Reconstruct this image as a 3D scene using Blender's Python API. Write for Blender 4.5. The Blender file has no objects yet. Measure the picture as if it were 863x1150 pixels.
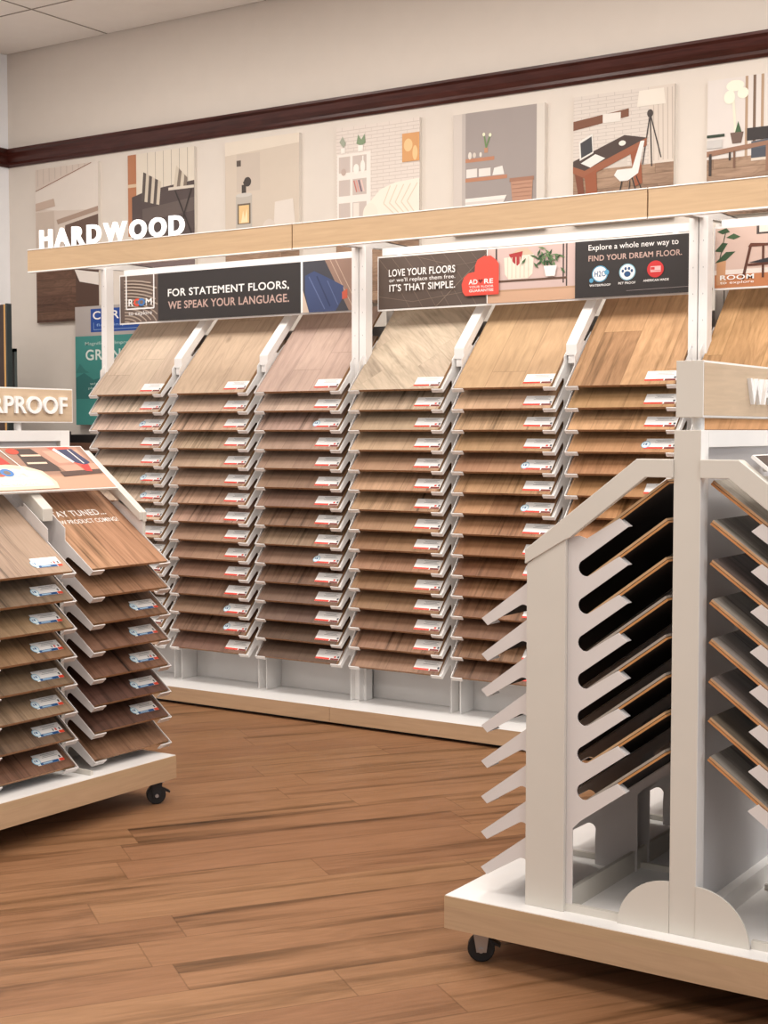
import bpy, math, random
from mathutils import Matrix, Vector
random.seed(7)
PI = math.pi
col = bpy.context.scene.collection
WM = {}                                   # world matrix of every root / part

# ------------------------------------------------------------------ colours and materials
def lin(c):
    return tuple(((v/255)/12.92 if v/255 <= .04045 else ((v/255+.055)/1.055)**2.4) for v in c)
def hexc(h):
    return tuple(int(h[i:i+2], 16) for i in (0, 2, 4))
_m = {}
def flat(c, rough=.55, metal=0., emit=0., spec=.5, bump=0.):
    if isinstance(c, str): c = hexc(c)
    key = (c, rough, metal, emit, spec, bump)
    if key in _m: return _m[key]
    m = bpy.data.materials.new('paint_%02x%02x%02x' % tuple(c)); m.use_nodes = True
    b = m.node_tree.nodes['Principled BSDF']; nt = m.node_tree
    b.inputs['Roughness'].default_value = rough
    b.inputs['Metallic'].default_value = metal
    b.inputs['Specular IOR Level'].default_value = spec
    L = lin(c) + (1,)
    no = nt.nodes.new('ShaderNodeTexNoise'); no.inputs['Scale'].default_value = 9; no.inputs['Detail'].default_value = 3
    tc = nt.nodes.new('ShaderNodeTexCoord'); nt.links.new(tc.outputs['Object'], no.inputs['Vector'])
    mx = nt.nodes.new('ShaderNodeMix'); mx.data_type = 'RGBA'
    mx.inputs[6].default_value = tuple(v*.97 for v in L[:3]) + (1,); mx.inputs[7].default_value = tuple(min(1, v*1.03) for v in L[:3]) + (1,)
    nt.links.new(no.outputs['Fac'], mx.inputs[0]); nt.links.new(mx.outputs[2], b.inputs['Base Color'])
    if emit:
        b.inputs['Emission Color'].default_value = L; b.inputs['Emission Strength'].default_value = emit
    if bump:
        n2 = nt.nodes.new('ShaderNodeTexNoise'); n2.inputs['Scale'].default_value = 160
        nt.links.new(tc.outputs['Object'], n2.inputs['Vector'])
        bp = nt.nodes.new('ShaderNodeBump'); bp.inputs['Strength'].default_value = bump; bp.inputs['Distance'].default_value = .002
        nt.links.new(n2.outputs['Fac'], bp.inputs['Height']); nt.links.new(bp.outputs[0], b.inputs['Normal'])
    _m[key] = m
    return m

def mth(nt, op, a, b=None, c=None):
    n = nt.nodes.new('ShaderNodeMath'); n.operation = op
    for i, v in enumerate((a, b, c)):
        if v is None: continue
        if isinstance(v, (int, float)): n.inputs[i].default_value = v
        else: nt.links.new(v, n.inputs[i])
    return n.outputs[0]

def wood(name, color=None, pw=.13, rot=0., along='Y', tone=.16, grain=.32, rough=.5, seams=True, stretch=.10, bands=7., rnd=True, plen=0., knots=True, sat=0., sstr=.22, streak=.5, sc3=34):
    """planks of procedural wood grain; colour None = the object's own colour"""
    m = bpy.data.materials.new(name); m.use_nodes = True
    nt = m.node_tree; N = nt.nodes.new; K = nt.links.new
    b = nt.nodes['Principled BSDF']; b.inputs['Roughness'].default_value = rough
    b.inputs['Specular IOR Level'].default_value = .35
    tc = N('ShaderNodeTexCoord'); oi = N('ShaderNodeObjectInfo')
    mp = N('ShaderNodeMapping'); mp.inputs['Rotation'].default_value = (0, 0, rot)
    K(tc.outputs['Object'], mp.inputs['Vector'])
    sp = N('ShaderNodeSeparateXYZ'); K(mp.outputs[0], sp.inputs[0])
    X, Y, Z = sp.outputs
    if along == 'X': X, Y = (Y, X)
    if along == 'XZ': X, Y, Z = (Z, X, Y)       # boards running along x on an upright face
    if along == 'YZ': X, Y, Z = (Z, Y, X)
    R = oi.outputs['Random'] if rnd else 0.37
    xs = mth(nt, 'ADD', mth(nt, 'DIVIDE', X, pw), mth(nt, 'MULTIPLY', R, 7.3))
    fl = mth(nt, 'FLOOR', xs); fr = mth(nt, 'FRACT', xs)
    yy = Y
    seam = mth(nt, 'GREATER_THAN', mth(nt, 'ABSOLUTE', mth(nt, 'SUBTRACT', fr, .5)), .5 - .0022/pw)
    pid = fl
    if plen:
        w1 = N('ShaderNodeTexWhiteNoise'); w1.noise_dimensions = '1D'; K(fl, w1.inputs['W'])
        ys = mth(nt, 'ADD', mth(nt, 'DIVIDE', Y, plen), w1.outputs['Value'])
        fy = mth(nt, 'FLOOR', ys); fry = mth(nt, 'FRACT', ys)
        seam = mth(nt, 'MAXIMUM', seam, mth(nt, 'GREATER_THAN', mth(nt, 'ABSOLUTE', mth(nt, 'SUBTRACT', fry, .5)), .5 - .002/plen))
        pid = mth(nt, 'ADD', fl, mth(nt, 'MULTIPLY', fy, 17.31))
    w = N('ShaderNodeTexWhiteNoise'); w.noise_dimensions = '1D'
    K(mth(nt, 'ADD', pid, mth(nt, 'MULTIPLY', R, 91.)), w.inputs['W'])
    rv = w.outputs['Value']
    cb = N('ShaderNodeCombineXYZ'); K(X, cb.inputs[0]); K(mth(nt, 'MULTIPLY', yy, stretch), cb.inputs[1])
    K(mth(nt, 'ADD', mth(nt, 'MULTIPLY', rv, 23.), mth(nt, 'MULTIPLY', R, 11.)), cb.inputs[2])
    n1 = N('ShaderNodeTexNoise'); n1.inputs['Scale'].default_value = 110; n1.inputs['Detail'].default_value = 5; n1.inputs['Roughness'].default_value = .65
    K(cb.outputs[0], n1.inputs['Vector'])
    n2 = N('ShaderNodeTexNoise'); n2.inputs['Scale'].default_value = bands; n2.inputs['Detail'].default_value = 3; n2.inputs['Distortion'].default_value = .6
    cb2 = N('ShaderNodeCombineXYZ'); K(X, cb2.inputs[0]); K(mth(nt, 'MULTIPLY', yy, stretch*2.2), cb2.inputs[1])
    K(mth(nt, 'ADD', mth(nt, 'MULTIPLY', rv, 41.), mth(nt, 'MULTIPLY', R, 5.)), cb2.inputs[2]); K(cb2.outputs[0], n2.inputs['Vector'])
    ring = mth(nt, 'SINE', mth(nt, 'MULTIPLY', n2.outputs['Fac'], 62.))
    ring = mth(nt, 'MULTIPLY', mth(nt, 'ADD', ring, 1.), .5)
    # value = 1 + tone*(rv-.5)*2 + grain*(...)
    v = mth(nt, 'MULTIPLY', mth(nt, 'SUBTRACT', rv, .5), tone*2)
    v = mth(nt, 'ADD', v, mth(nt, 'MULTIPLY', mth(nt, 'SUBTRACT', n1.outputs['Fac'], .5), grain*2.2))
    v = mth(nt, 'ADD', v, mth(nt, 'MULTIPLY', mth(nt, 'SUBTRACT', ring, .5), grain*.45))
    v = mth(nt, 'ADD', v, mth(nt, 'MULTIPLY', mth(nt, 'SUBTRACT', n2.outputs['Fac'], .5), grain*1.5))
    n3 = N('ShaderNodeTexNoise'); n3.inputs['Scale'].default_value = sc3; n3.inputs['Detail'].default_value = 4; n3.inputs['Roughness'].default_value = .6
    cb4 = N('ShaderNodeCombineXYZ'); K(X, cb4.inputs[0]); K(mth(nt, 'MULTIPLY', yy, stretch*.6), cb4.inputs[1]); K(mth(nt, 'ADD', mth(nt, 'MULTIPLY', rv, 13.), mth(nt, 'MULTIPLY', R, 3.)), cb4.inputs[2]); K(cb4.outputs[0], n3.inputs['Vector'])
    dk = mth(nt, 'MAXIMUM', mth(nt, 'SUBTRACT', n3.outputs['Fac'], .52), 0.)
    v = mth(nt, 'SUBTRACT', v, mth(nt, 'MULTIPLY', dk, streak*4.2))
    v = mth(nt, 'ADD', v, 1. + streak*.10)
    if knots:
        vo = N('ShaderNodeTexVoronoi'); vo.inputs['Scale'].default_value = 3.1
        cb3 = N('ShaderNodeCombineXYZ'); K(X, cb3.inputs[0]); K(mth(nt, 'MULTIPLY', yy, .55), cb3.inputs[1]); K(mth(nt, 'MULTIPLY', R, 40.), cb3.inputs[2])
        K(cb3.outputs[0], vo.inputs['Vector'])
        kn = mth(nt, 'SUBTRACT', 1., mth(nt, 'MINIMUM', mth(nt, 'MULTIPLY', vo.outputs['Distance'], 16.), 1.))
        v = mth(nt, 'SUBTRACT', v, mth(nt, 'MULTIPLY', kn, .65))
    if seams: v = mth(nt, 'MULTIPLY', v, mth(nt, 'SUBTRACT', 1., mth(nt, 'MULTIPLY', seam, sstr)))
    vm = N('ShaderNodeVectorMath'); vm.operation = 'SCALE'
    hs = N('ShaderNodeHueSaturation')
    if color: hs.inputs['Color'].default_value = lin(color) + (1,)
    else: K(oi.outputs['Color'], hs.inputs['Color'])
    K(mth(nt, 'ADD', .499, mth(nt, 'MULTIPLY', rv, .006)), hs.inputs['Hue'])
    K(mth(nt, 'SUBTRACT', 1.06, mth(nt, 'MULTIPLY', v, .10)), hs.inputs['Saturation'])
    K(hs.outputs[0], vm.inputs[0]); K(v, vm.inputs['Scale'])
    K(vm.outputs[0], b.inputs['Base Color'])
    bp = N('ShaderNodeBump'); bp.inputs['Strength'].default_value = .12; bp.inputs['Distance'].default_value = .002
    K(n1.outputs['Fac'], bp.inputs['Height']); K(bp.outputs[0], b.inputs['Normal'])
    return m

WHITE = flat((236, 234, 232), .38)
CREAM = flat((207, 202, 193), .42)
COMBC = flat((213, 208, 206), .42)
GREYW = flat((206, 205, 207), .5)
BLACK = flat((16, 16, 18), .5)
STEEL = flat((170, 172, 176), .3, metal=.9)
DARKM = flat((38, 40, 44), .35, metal=.3)
MAPLE_X = wood('light_oak_laminate', (184, 153, 120), pw=.5, along='XZ', tone=.02, grain=.10, seams=False, stretch=.05, bands=9, rnd=False, knots=False, streak=.10)
MAPLE_Y = wood('light_oak_laminate_side', (184, 153, 120), pw=.5, along='YZ', tone=.02, grain=.10, seams=False, stretch=.05, bands=9, rnd=False, knots=False, streak=.10)
SIGN_Y = wood('pale_oak_sign_face', (200, 176, 148), pw=.5, along='YZ', tone=.02, grain=.12, seams=False, stretch=.05, bands=9, rnd=False, knots=False, streak=.10)
BOARD = wood('sample_wood', None, pw=.175, tone=.06, grain=.18, rough=.55, plen=1.3, streak=.25)
BOARD_MIX = wood('mixed_plank_wood', None, pw=.18, tone=.26, grain=.28, rough=.5, plen=.8, streak=.5)
BOARD_HER = wood('herringbone_wood', None, pw=.13, rot=math.radians(-48), tone=.05, grain=.26, rough=.55, plen=.42, sstr=.10, streak=.4)
BOARD_FINE = wood('straight_grain_wood', None, pw=.20, tone=.08, grain=.36, rough=.5, stretch=.06, bands=5, streak=1.0, sstr=.15)
CORE = wood('wood_core', (150, 108, 70), pw=.5, tone=.02, grain=.25, seams=False, rnd=False, knots=False)
CORE_OR = wood('orange_wood_core', (184, 126, 72), pw=.5, tone=.02, grain=.2, seams=False, rnd=False, knots=False)
CORE_TAN = wood('tan_wood_core', (186, 148, 110), pw=.5, tone=.02, grain=.2, seams=False, rnd=False, knots=False)
CORE_GREY = wood('grey_wood_core', (158, 148, 138), pw=.5, tone=.02, grain=.2, seams=False, rnd=False, knots=False)
BACK = flat((30, 24, 22), .8)
PICFLOOR = wood('printed_floor', (150, 120, 98), pw=.05, along='XZ', tone=.18, grain=.4, stretch=.1, bands=14, rnd=False, knots=False, plen=.4)
PICDARK = wood('printed_dark_floor', (96, 66, 50), pw=.05, along='XZ', rot=0, tone=.15, grain=.4, stretch=.1, bands=14, rnd=False, knots=False, plen=.5)
MAHOG = wood('mahogany_stain', (66, 27, 19), pw=2., along='XZ', tone=.02, grain=.5, seams=False, rough=.32, stretch=.05, bands=9, rnd=False, knots=False)
MAHOG_Y = wood('mahogany_stain_side', (66, 27, 19), pw=2., along='YZ', tone=.02, grain=.5, seams=False, rough=.32, stretch=.05, bands=9, rnd=False, knots=False)

# ------------------------------------------------------------------ mesh builder
class MB:
    def __init__(s): s.v = []; s.f = []; s.m = []; s.mats = []
    def mi(s, m):
        if m not in s.mats: s.mats.append(m)
        return s.mats.index(m)
    def face(s, pts, m):
        i = len(s.v); s.v += [Vector(p) for p in pts]; s.f.append(list(range(i, i+len(pts)))); s.m.append(s.mi(m))
    def hull(s, a, b, m, mside=None, mb=None):
        """prism between loops a and b (same count); a is the front"""
        n = len(a); i = len(s.v); s.v += [Vector(p) for p in a] + [Vector(p) for p in b]
        s.f.append([i+k for k in range(n)]); s.m.append(s.mi(m))
        s.f.append([i+n+k for k in reversed(range(n))]); s.m.append(s.mi(mb or m))
        for k in range(n):
            q = (k+1) % n
            s.f.append([i+k, i+n+k, i+n+q, i+q]); s.m.append(s.mi(mside or m))
    def box(s, x0, x1, y0, y1, z0, z1, m, mt=None, mx=None):
        """mt: top face material, mx: material of the faces across x"""
        if x0 > x1: x0, x1 = x1, x0
        if y0 > y1: y0, y1 = y1, y0
        i = len(s.v)
        s.v += [Vector(p) for p in ((x0,y0,z0),(x1,y0,z0),(x1,y1,z0),(x0,y1,z0),(x0,y0,z1),(x1,y0,z1),(x1,y1,z1),(x0,y1,z1))]
        for f, mm in (((0,3,2,1), m), ((4,5,6,7), mt or m), ((0,1,5,4), m), ((1,2,6,5), mx or m), ((2,3,7,6), m), ((3,0,4,7), mx or m)):
            s.f.append([i+k for k in f]); s.m.append(s.mi(mm))
    def prism_y(s, poly, y0, y1, m):   # poly in (x,z)
        s.hull([(x, y0, z) for x, z in poly], [(x, y1, z) for x, z in poly], m)
    def prism_x(s, poly, x0, x1, m):   # poly in (y,z)
        s.hull([(x0, y, z) for y, z in poly], [(x1, y, z) for y, z in poly], m)
    def tube(s, p0, p1, r, m, n=16, r1=None):
        p0 = Vector(p0); p1 = Vector(p1); d = (p1-p0).normalized()
        a = d.orthogonal().normalized(); b = d.cross(a); r1 = r if r1 is None else r1
        s.hull([p0 + (a*math.cos(2*PI*k/n)+b*math.sin(2*PI*k/n))*r for k in range(n)],
               [p1 + (a*math.cos(2*PI*k/n)+b*math.sin(2*PI*k/n))*r1 for k in range(n)], m)
    def mesh(s, name, inv=None):
        me = bpy.data.meshes.new(name)
        vs = [inv @ v for v in s.v] if inv is not None else s.v
        me.from_pydata([tuple(v) for v in vs], [], s.f)
        for mt in s.mats: me.materials.append(mt)
        me.polygons.foreach_set('material_index', s.m)
        me.update()
        import bmesh
        bm = bmesh.new(); bm.from_mesh(me)
        if s.close: bmesh.ops.recalc_face_normals(bm, faces=bm.faces)
        bm.to_mesh(me); bm.free()
        return me
    close = True
    def build(s, name, parent=None, bevel=0., M=None):
        """geometry given in world space (or in the frame M for a top-level mesh)"""
        if parent is not None:
            W = WM[parent]; me = s.mesh(name, W.inverted())
            o = bpy.data.objects.new(name, me); col.objects.link(o); o.parent = parent; WM[o] = W
        else:
            me = s.mesh(name); o = bpy.data.objects.new(name, me); col.objects.link(o)
            W = M or Matrix.Identity(4); o.matrix_world = W; WM[o] = W
        if bevel:
            b = o.modifiers.new('soft_edges', 'BEVEL'); b.width = bevel; b.segments = 2; b.limit_method = 'ANGLE'; b.angle_limit = .7
        return o

def thing(name, label, cat, loc=(0,0,0), group=None, M=None):
    o = bpy.data.objects.new(name, None); col.objects.link(o); o.empty_display_size = .1
    W = M or Matrix.Translation(loc); o.matrix_world = W; WM[o] = W
    return tag(o, label, cat, group)
def tag(o, label, cat, group=None):
    o['label'] = label; o['category'] = cat
    if group: o['group'] = group
    return o
def struct(mb, name, bevel=0.):
    o = mb.build(name, bevel=bevel); o['kind'] = 'structure'; return o

# ------------------------------------------------------------------ lettering
_glyph = {}
def glyphs(txt, bold, ext):
    k = (txt, bold, ext)
    if k in _glyph: return _glyph[k]
    cu = bpy.data.curves.new('t', 'FONT'); cu.body = txt; cu.size = 1; cu.offset = (bold if isinstance(bold, float) else .017) if bold else .003; cu.extrude = ext; cu.space_character = 1.06 if bold else 1.02
    cu.resolution_u = 5
    o = bpy.data.objects.new('t', cu); col.objects.link(o)
    dg = bpy.context.evaluated_depsgraph_get(); dg.update()
    me = bpy.data.meshes.new_from_object(o.evaluated_get(dg))
    vs = [v.co.copy() for v in me.vertices]; fs = [list(p.vertices) for p in me.polygons]
    bpy.data.objects.remove(o); bpy.data.curves.remove(cu); bpy.data.meshes.remove(me)
    xs = [v.x for v in vs]; ys = [v.y for v in vs]
    _glyph[k] = (vs, fs, min(xs), max(xs), min(ys), max(ys))
    return _glyph[k]
def put_text(mb, fn, txt, x0, y0, x1, y1, m, bold=True, ext=0., d=.001):
    """fn maps (x, y, depth) to world"""
    vs, fs, a, b, c, e = glyphs(txt, bold, ext)
    i = len(mb.v); k = mb.mi(m)
    zm = max(v.z for v in vs)
    for v in vs:
        mb.v.append(Vector(fn(x0+(v.x-a)/(b-a)*(x1-x0), y0+(v.y-c)/(e-c)*(y1-y0), d + (v.z + ext))))
    for f in fs: mb.f.append([i+q for q in f]); mb.m.append(k)

# ------------------------------------------------------------------ flat printed pictures
def art(name, parent, O, ux, uy, w, h, shapes, eps=.00014, start=.0006):
    """printed face: O = lower left corner, ux / uy unit vectors, shapes in 0..1 of the face"""
    mb = MB(); mb.close = False
    O = Vector(O); ux = Vector(ux); uy = Vector(uy); n = ux.cross(uy)
    def fn(x, y, d): return O + ux*(x*w) + uy*(y*h) + n*d
    d = start
    for s in shapes:
        k, c = s[0], s[1]
        m = c if not isinstance(c, (str, tuple)) else flat(c, .6)
        if k == 'r':
            x0, y0, x1, y1 = s[2:6]; mb.face([fn(x0,y0,d), fn(x1,y0,d), fn(x1,y1,d), fn(x0,y1,d)], m)
        elif k == 'm':
            for x0, y0, x1, y1 in s[2]: mb.face([fn(x0,y0,d), fn(x1,y0,d), fn(x1,y1,d), fn(x0,y1,d)], m)
        elif k == 'p': mb.face([fn(x, y, d) for x, y in s[2]], m)
        elif k == 'c':
            cx, cy, rx, ry = s[2:6]; mb.face([fn(cx+rx*math.cos(2*PI*q/28), cy+ry*math.sin(2*PI*q/28), d) for q in range(28)], m)
        elif k == 'l':
            pts = s[2]; t = s[3]
            for (xa, ya), (xb, yb) in zip(pts[:-1], pts[1:]):
                A = fn(xa, ya, d); B = fn(xb, yb, d); q = n.cross((B-A).normalized())*t/2
                mb.face([A-q, B-q, B+q, A+q], m); d += eps*.15
        elif k == 't':
            put_text(mb, fn, s[2], s[3], s[4], s[5], s[6], m, bold=(len(s) < 8 or s[7]), d=d)
        d += eps
    mb_f = mb
    return mb_f.build(name, parent)

# ------------------------------------------------------------------ the room
YW = 6.46; XL = -7.2; ZC = 3.80
XR = 3.6; YN = -3.2
FLOOR = wood('oak_plank_floor', (132, 92, 61), pw=.19, rot=math.radians(-55), along='X', tone=.10, grain=.24, rough=.42, stretch=.08, bands=5, rnd=False, plen=1.22, sstr=.30, streak=.95, sc3=13)
b = MB(); b.box(XL-.1, XR, YN, YW+.1, -.06, 0, FLOOR); struct(b, 'floor')
WALLM = flat((222, 213, 203), .8, bump=.05)
WALLL = flat((246, 246, 248), .8, bump=.05)
b = MB(); b.box(XL-.1, XR, YW, YW+.1, 0, ZC+.3, WALLM); struct(b, 'wall_back')
b = MB(); b.box(XL-.1, XL, YN, YW, 0, ZC+.3, WALLL); struct(b, 'wall_left')
CEIL = flat((244, 240, 234), .85)
b = MB(); b.box(XL, XR, YN, YW-.015, ZC, ZC+.08, CEIL)
struct(b, 'ceiling')
b = MB(); gm = flat((150, 142, 132), .8)                       # tile joints of the ceiling
for k in range(18):
    y = YW-.62-k*.61
    if y > YN: b.box(XL, XR, y-.004, y+.004, ZC-.003, ZC+.001, gm)
for k in range(9):
    x = XL + .9 + k*1.22
    b.box(x-.004, x+.004, YN, YW-.02, ZC-.0032, ZC+.001, gm)
struct(b, 'trim_1')
def crown(poly, axis):
    b = MB()
    if axis == 'x': b.prism_x([(YW - a, z) for a, z in poly], XL, XR, MAHOG)
    else: b.prism_y([(XL + a, z) for a, z in poly], YN, YW, MAHOG_Y)
    return b
prof = [(0, 3.195), (.055, 3.195), (.055, 3.182), (.042, 3.17), (.034, 3.14), (.022, 3.115), (.022, 3.10), (.012, 3.087), (0, 3.087)]
struct(crown(prof, 'x'), 'trim_2'); struct(crown(prof, 'y'), 'trim_3')
b = MB(); b.box(XL, XR, YW-.014, YW, 0, .11, flat((60, 44, 36), .6)); struct(b, 'baseboard_back')
for x, y in ((-5.18, 4.75), (-5.9, 3.9)):                       # round downlights at the edge of the view
    t = thing('ceiling_downlight', 'round white downlight set in the ceiling, ' + ('nearer the photo wall' if y > 4.5 else 'further from the photo wall'), 'light', (x, y, ZC-.004), 'round ceiling downlights')
    b = MB(); b.tube((x, y, ZC-.012), (x, y, ZC), .09, WHITE, 28); b.build('trim_ring', t, bevel=.003)
    b = MB(); b.tube((x, y, ZC-.014), (x, y, ZC-.011), .065, flat((255, 244, 226), .5, emit=3.), 28); b.build('lamp_disc', t)

# ------------------------------------------------------------------ sample boards
NB = {}
def ordn(n): return ['top', 'second', 'third', 'fourth', 'fifth', 'sixth', 'seventh', 'eighth', 'ninth', 'tenth', 'eleventh', 'twelfth', 'thirteenth', 'fourteenth', 'bottom'][n]
def sticker_mesh(kind):
    mb = MB(); mb.close = False
    w, h = .142, .058
    def q(x0, y0, x1, y1, c, d): mb.face([(x0*w, y0*h, d), (x1*w, y0*h, d), (x1*w, y1*h, d), (x0*w, y1*h, d)], flat(c, .4))
    white = (240, 238, 236)
    mb.box(0, w, 0, h, 0, .0007, flat(white, .4))
    if kind.startswith('red'):
        q(0, 0, .60, .17, (222, 62, 44), .0010); q(.64, 0, .98, .17, (120, 40, 34), .0010)
        q(.90, .22, .97, .40, (60, 70, 80), .0010)
        if 'dots' in kind: q(.76, .22, .84, .38, (222, 62, 44), .0010)
    else:
        q(.10, 0, .80, .22, (32, 84, 138), .0010); q(.82, 0, 1., .24, (226, 70, 44), .0010)
        q(.20, .05, .55, .17, (160, 190, 214), .0013)
        q(.88, .30, .94, .52, (60, 66, 74), .0010)
        if 'dots' in kind: q(.74, .30, .80, .52, (216, 50, 40), .0010); q(.64, .30, .68, .5, (90, 90, 96), .0010)
    for k, (a, c) in enumerate(((.30, .86), (.36, .80), (.30, .88))):
        y = .86 - k*.13; q(a, y-.02, c, y+.02, (150, 150, 152), .0010)
    if 'drop' in kind or kind.startswith('blue'):
        def disc(cx, cy, r, c, d, st=1.): mb.face([(cx + r*math.cos(2*PI*j/24), cy + st*r*math.sin(2*PI*j/24), d) for j in range(24)], flat(c, .4))
        disc(.004, .024, .020, (150, 196, 220), .0014); disc(.004, .024, .0165, (226, 240, 246), .0017)
        mb.face([(-.006, .020, .002), (-.002, .020, .002), (-.002, .030, .002), (-.006, .030, .002)], flat((40, 96, 150)))
        mb.face([(.003, .020, .002), (.010, .020, .002), (.010, .030, .002), (.003, .030, .002)], flat((40, 96, 150)))
    return mb.mesh('label_sticker_' + kind.replace('+', '_'))
STK = {k: sticker_mesh(k) for k in ('red', 'red+dots', 'red+drop', 'red+drop+dots', 'blue', 'blue+dots')}
def frame_for(P, out, theta):
    """local frame of a sloping sample: x right, y up the slope, z off the face"""
    out = Vector(out); s = -out*math.cos(theta) + Vector((0,0,1))*math.sin(theta)
    r = Vector((0,0,1)).cross(out) ; r = r.normalized()
    n = r.cross(s)
    M = Matrix.Identity(4)
    for i in range(3): M[i][0], M[i][1], M[i][2], M[i][3] = r[i], s[i], n[i], P[i]
    return M
def sample(P, out, theta, w, L, color, label, group, mat=BOARD, core=CORE, stk='red', sx=.72, sy=.022, t=.012, cat='wood sample', ss=1., core2=None):
    M = frame_for(P, out, theta)
    b = MB(); x0, x1 = -w/2, w/2
    def slab(i, za, zb_, mt, ms, mbk):
        b.hull([(x0+i, i, zb_), (x1-i, i, zb_), (x1-i, L-i, zb_), (x0+i, L-i, zb_)], [(x0+i, i, za), (x1-i, i, za), (x1-i, L-i, za), (x0+i, L-i, za)], mt, ms, mbk)
    if core2:
        slab(0, 0, t*.42, core, core, BACK); slab(.0025, t*.42, t*.54, BACK, BACK, BACK); slab(0, t*.54, t, mat, core2, BACK)
    else: slab(0, 0, t, mat, core, BACK)
    o = b.build('sample_board', M=M); o.color = lin(color) + (1,)
    tag(o, label, cat, group)
    if stk:
        s = bpy.data.objects.new('label_sticker', STK[stk]); col.objects.link(s); s.parent = o
        s.location = (x0 + sx*w + random.uniform(-.002, .002), sy + random.uniform(-.002, .002), t + .0004)
        s.rotation_euler = (0, 0, random.uniform(-.01, .01)); s.scale = (ss, ss, 1)
    return o
def mixc(stops, t):
    t *= len(stops)-1; i = min(int(t), len(stops)-2); f = t-i
    return tuple(stops[i][k]*(1-f)+stops[i+1][k]*f for k in range(3))
def jit(c, a=9):
    d = random.uniform(-a, a); return tuple(max(8, min(250, v + d + random.uniform(-3, 3))) for v in c)
def tone_word(c):
    l = sum(c)/3
    g = c[0]-c[2]
    return ('pale ' if l > 158 else 'light ' if l > 138 else 'mid ' if l > 112 else 'dark ' if l > 84 else 'very dark ') + ('greige' if g < 42 else 'beige' if g < 62 and l > 150 else 'honey brown' if g > 84 else 'brown')

# comb panel outline in (a, h): a = distance in from the lip, h above the lip of tine 0
def comb_outline(K, p, m, sa=1., strip_bottom=-1., base_m=.735, flare=True):
    def T(a, h):
        a2 = a*sa if a < .145 else a*sa
        return (a2, (h - base_m*a)*(.9 if sa < 1 else 1.) + m*a2)
    out = [T(.14, .150), T(.14, .105)]
    for k in range(K):
        o = -p*k
        seg = [(0, 0), (.018, -.017)] + [(.1235 + .0185*math.cos(math.radians(q)), .0255 + .0185*math.sin(math.radians(q))) for q in ((122, 104, 86, 68, 50, 32, 14, -4, -22) if k < K-1 else (122, 104, 86, 68, 50, 32, 14))]
        for a, h in seg:
            A, H = T(a, h); out.append((A, H + o))
        if k < K-1:
            A, H = T(.140, .0105); out.append((A, H + o + (p-.0945)*0))
    A, H = T(.140, .02); out.append((A, H - p*(K-1) - .02))
    out.append((A, strip_bottom)); out.append((T(.268, 0)[0], strip_bottom))
    A, H = T(.268, .05); out.append((A, H - p*(K-2)))
    for k in range(K-2, -1, -1):
        o = -p*k
        for a, h in ((.289, .0715), (.412, .160), (.385, .178)) + tuple((.300 + .0215*math.cos(math.radians(q)), .148 + .0215*math.sin(math.radians(q))) for q in range(288, 119, -18)):
            A, H = T(a, h); out.append((A, H + o))
    for a, h in ((.289, .166), (.412, .2545), (.385, .2725), (.301, .2215), (.280, .228), (.262, .225), (.262, .24)):
        A, H = T(a, h); out.append((A, H))
    return out
def comb(name, parent, to_world, K, p, m, sa, inward, zb, mat, L=.375, flange=.022):
    """to_world(a, t, h): a in from lip, t along the display, h height"""
    b = MB(); poly = comb_outline(K, p, m, sa, zb)
    th = .003
    b.hull([to_world(a, 0, h) for a, h in poly], [to_world(a, inward*th, h) for a, h in poly], mat)
    for k in range(K):
        o = -p*k
        ca, ch = poly[3]
        q = [(ca+.004, -.0205+m*ca), (L, -.0205 + m*L), (L, -.0180 + m*L), (ca+.004, -.0180+m*ca)]
        b.hull([to_world(a, inward*th, h + o) for a, h in q], [to_world(a, inward*(th+flange), h + o) for a, h in q], mat)
        # lip plate across the front corner of the board
        q = [(.0006, -.0008), (.0040, .0018), (ca+.0040, ch+.0020), (ca+.0006, ch+.0004)]
        b.hull([to_world(a, inward*.001, h + o) for a, h in q], [to_world(a, inward*.060, h + o) for a, h in q], mat)
        if sa == 1.:                                            # folded tab at the inner end of the arm
            q = [(.385, .178+p), (.388, .180+p), (.4135, .161+p), (.411, .1595+p)]
            b.hull([to_world(a, inward*.001, h + o) for a, h in q], [to_world(a, inward*.024, h + o) for a, h in q], mat)
    return b.build(name, parent)

# ------------------------------------------------------------------ hardwood wall rack
YF = 5.65; J = -3.988; PW = .574; MW = 1.04; TH_W = math.atan(MW); ZL = 1.572; PZ = .0945; NR = 15
YPOST = 5.77
rack = thing('hardwood_display_rack', 'long white hardwood display rack with sloping shelves along the photo wall', 'display rack', (-3.6, 5.9, 0))
joints = [J + 3*PW*k for k in (-1, 0, 1, 2)]
XE = joints[3]
# plinth sections
for k in range(3):
    a, c = joints[k], joints[k+1]
    b = MB(); b.box(a+.001, c-.001, 5.535, 6.2, .018, .084, MAPLE_X, mt=WHITE, mx=WHITE)
    b.box(a+.001, c-.001, 5.520, 5.535, .016, .088, MAPLE_X, mt=WHITE)
    b.box(a+.05, c-.05, 5.56, 6.15, 0.0, .018, BLACK)  # black block stands in for the shadow gap under the plinth
    b.build('plinth', rack)
    b = MB(); b.box(a+.02, c-.02, 5.865, 5.873, .085, .40, WHITE); b.build('kick_panel', rack)
    b = MB(); b.box(a+.02, c-.02, 6.105, 6.113, .10, 1.93, GREYW); b.build('back_panel', rack)
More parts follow.
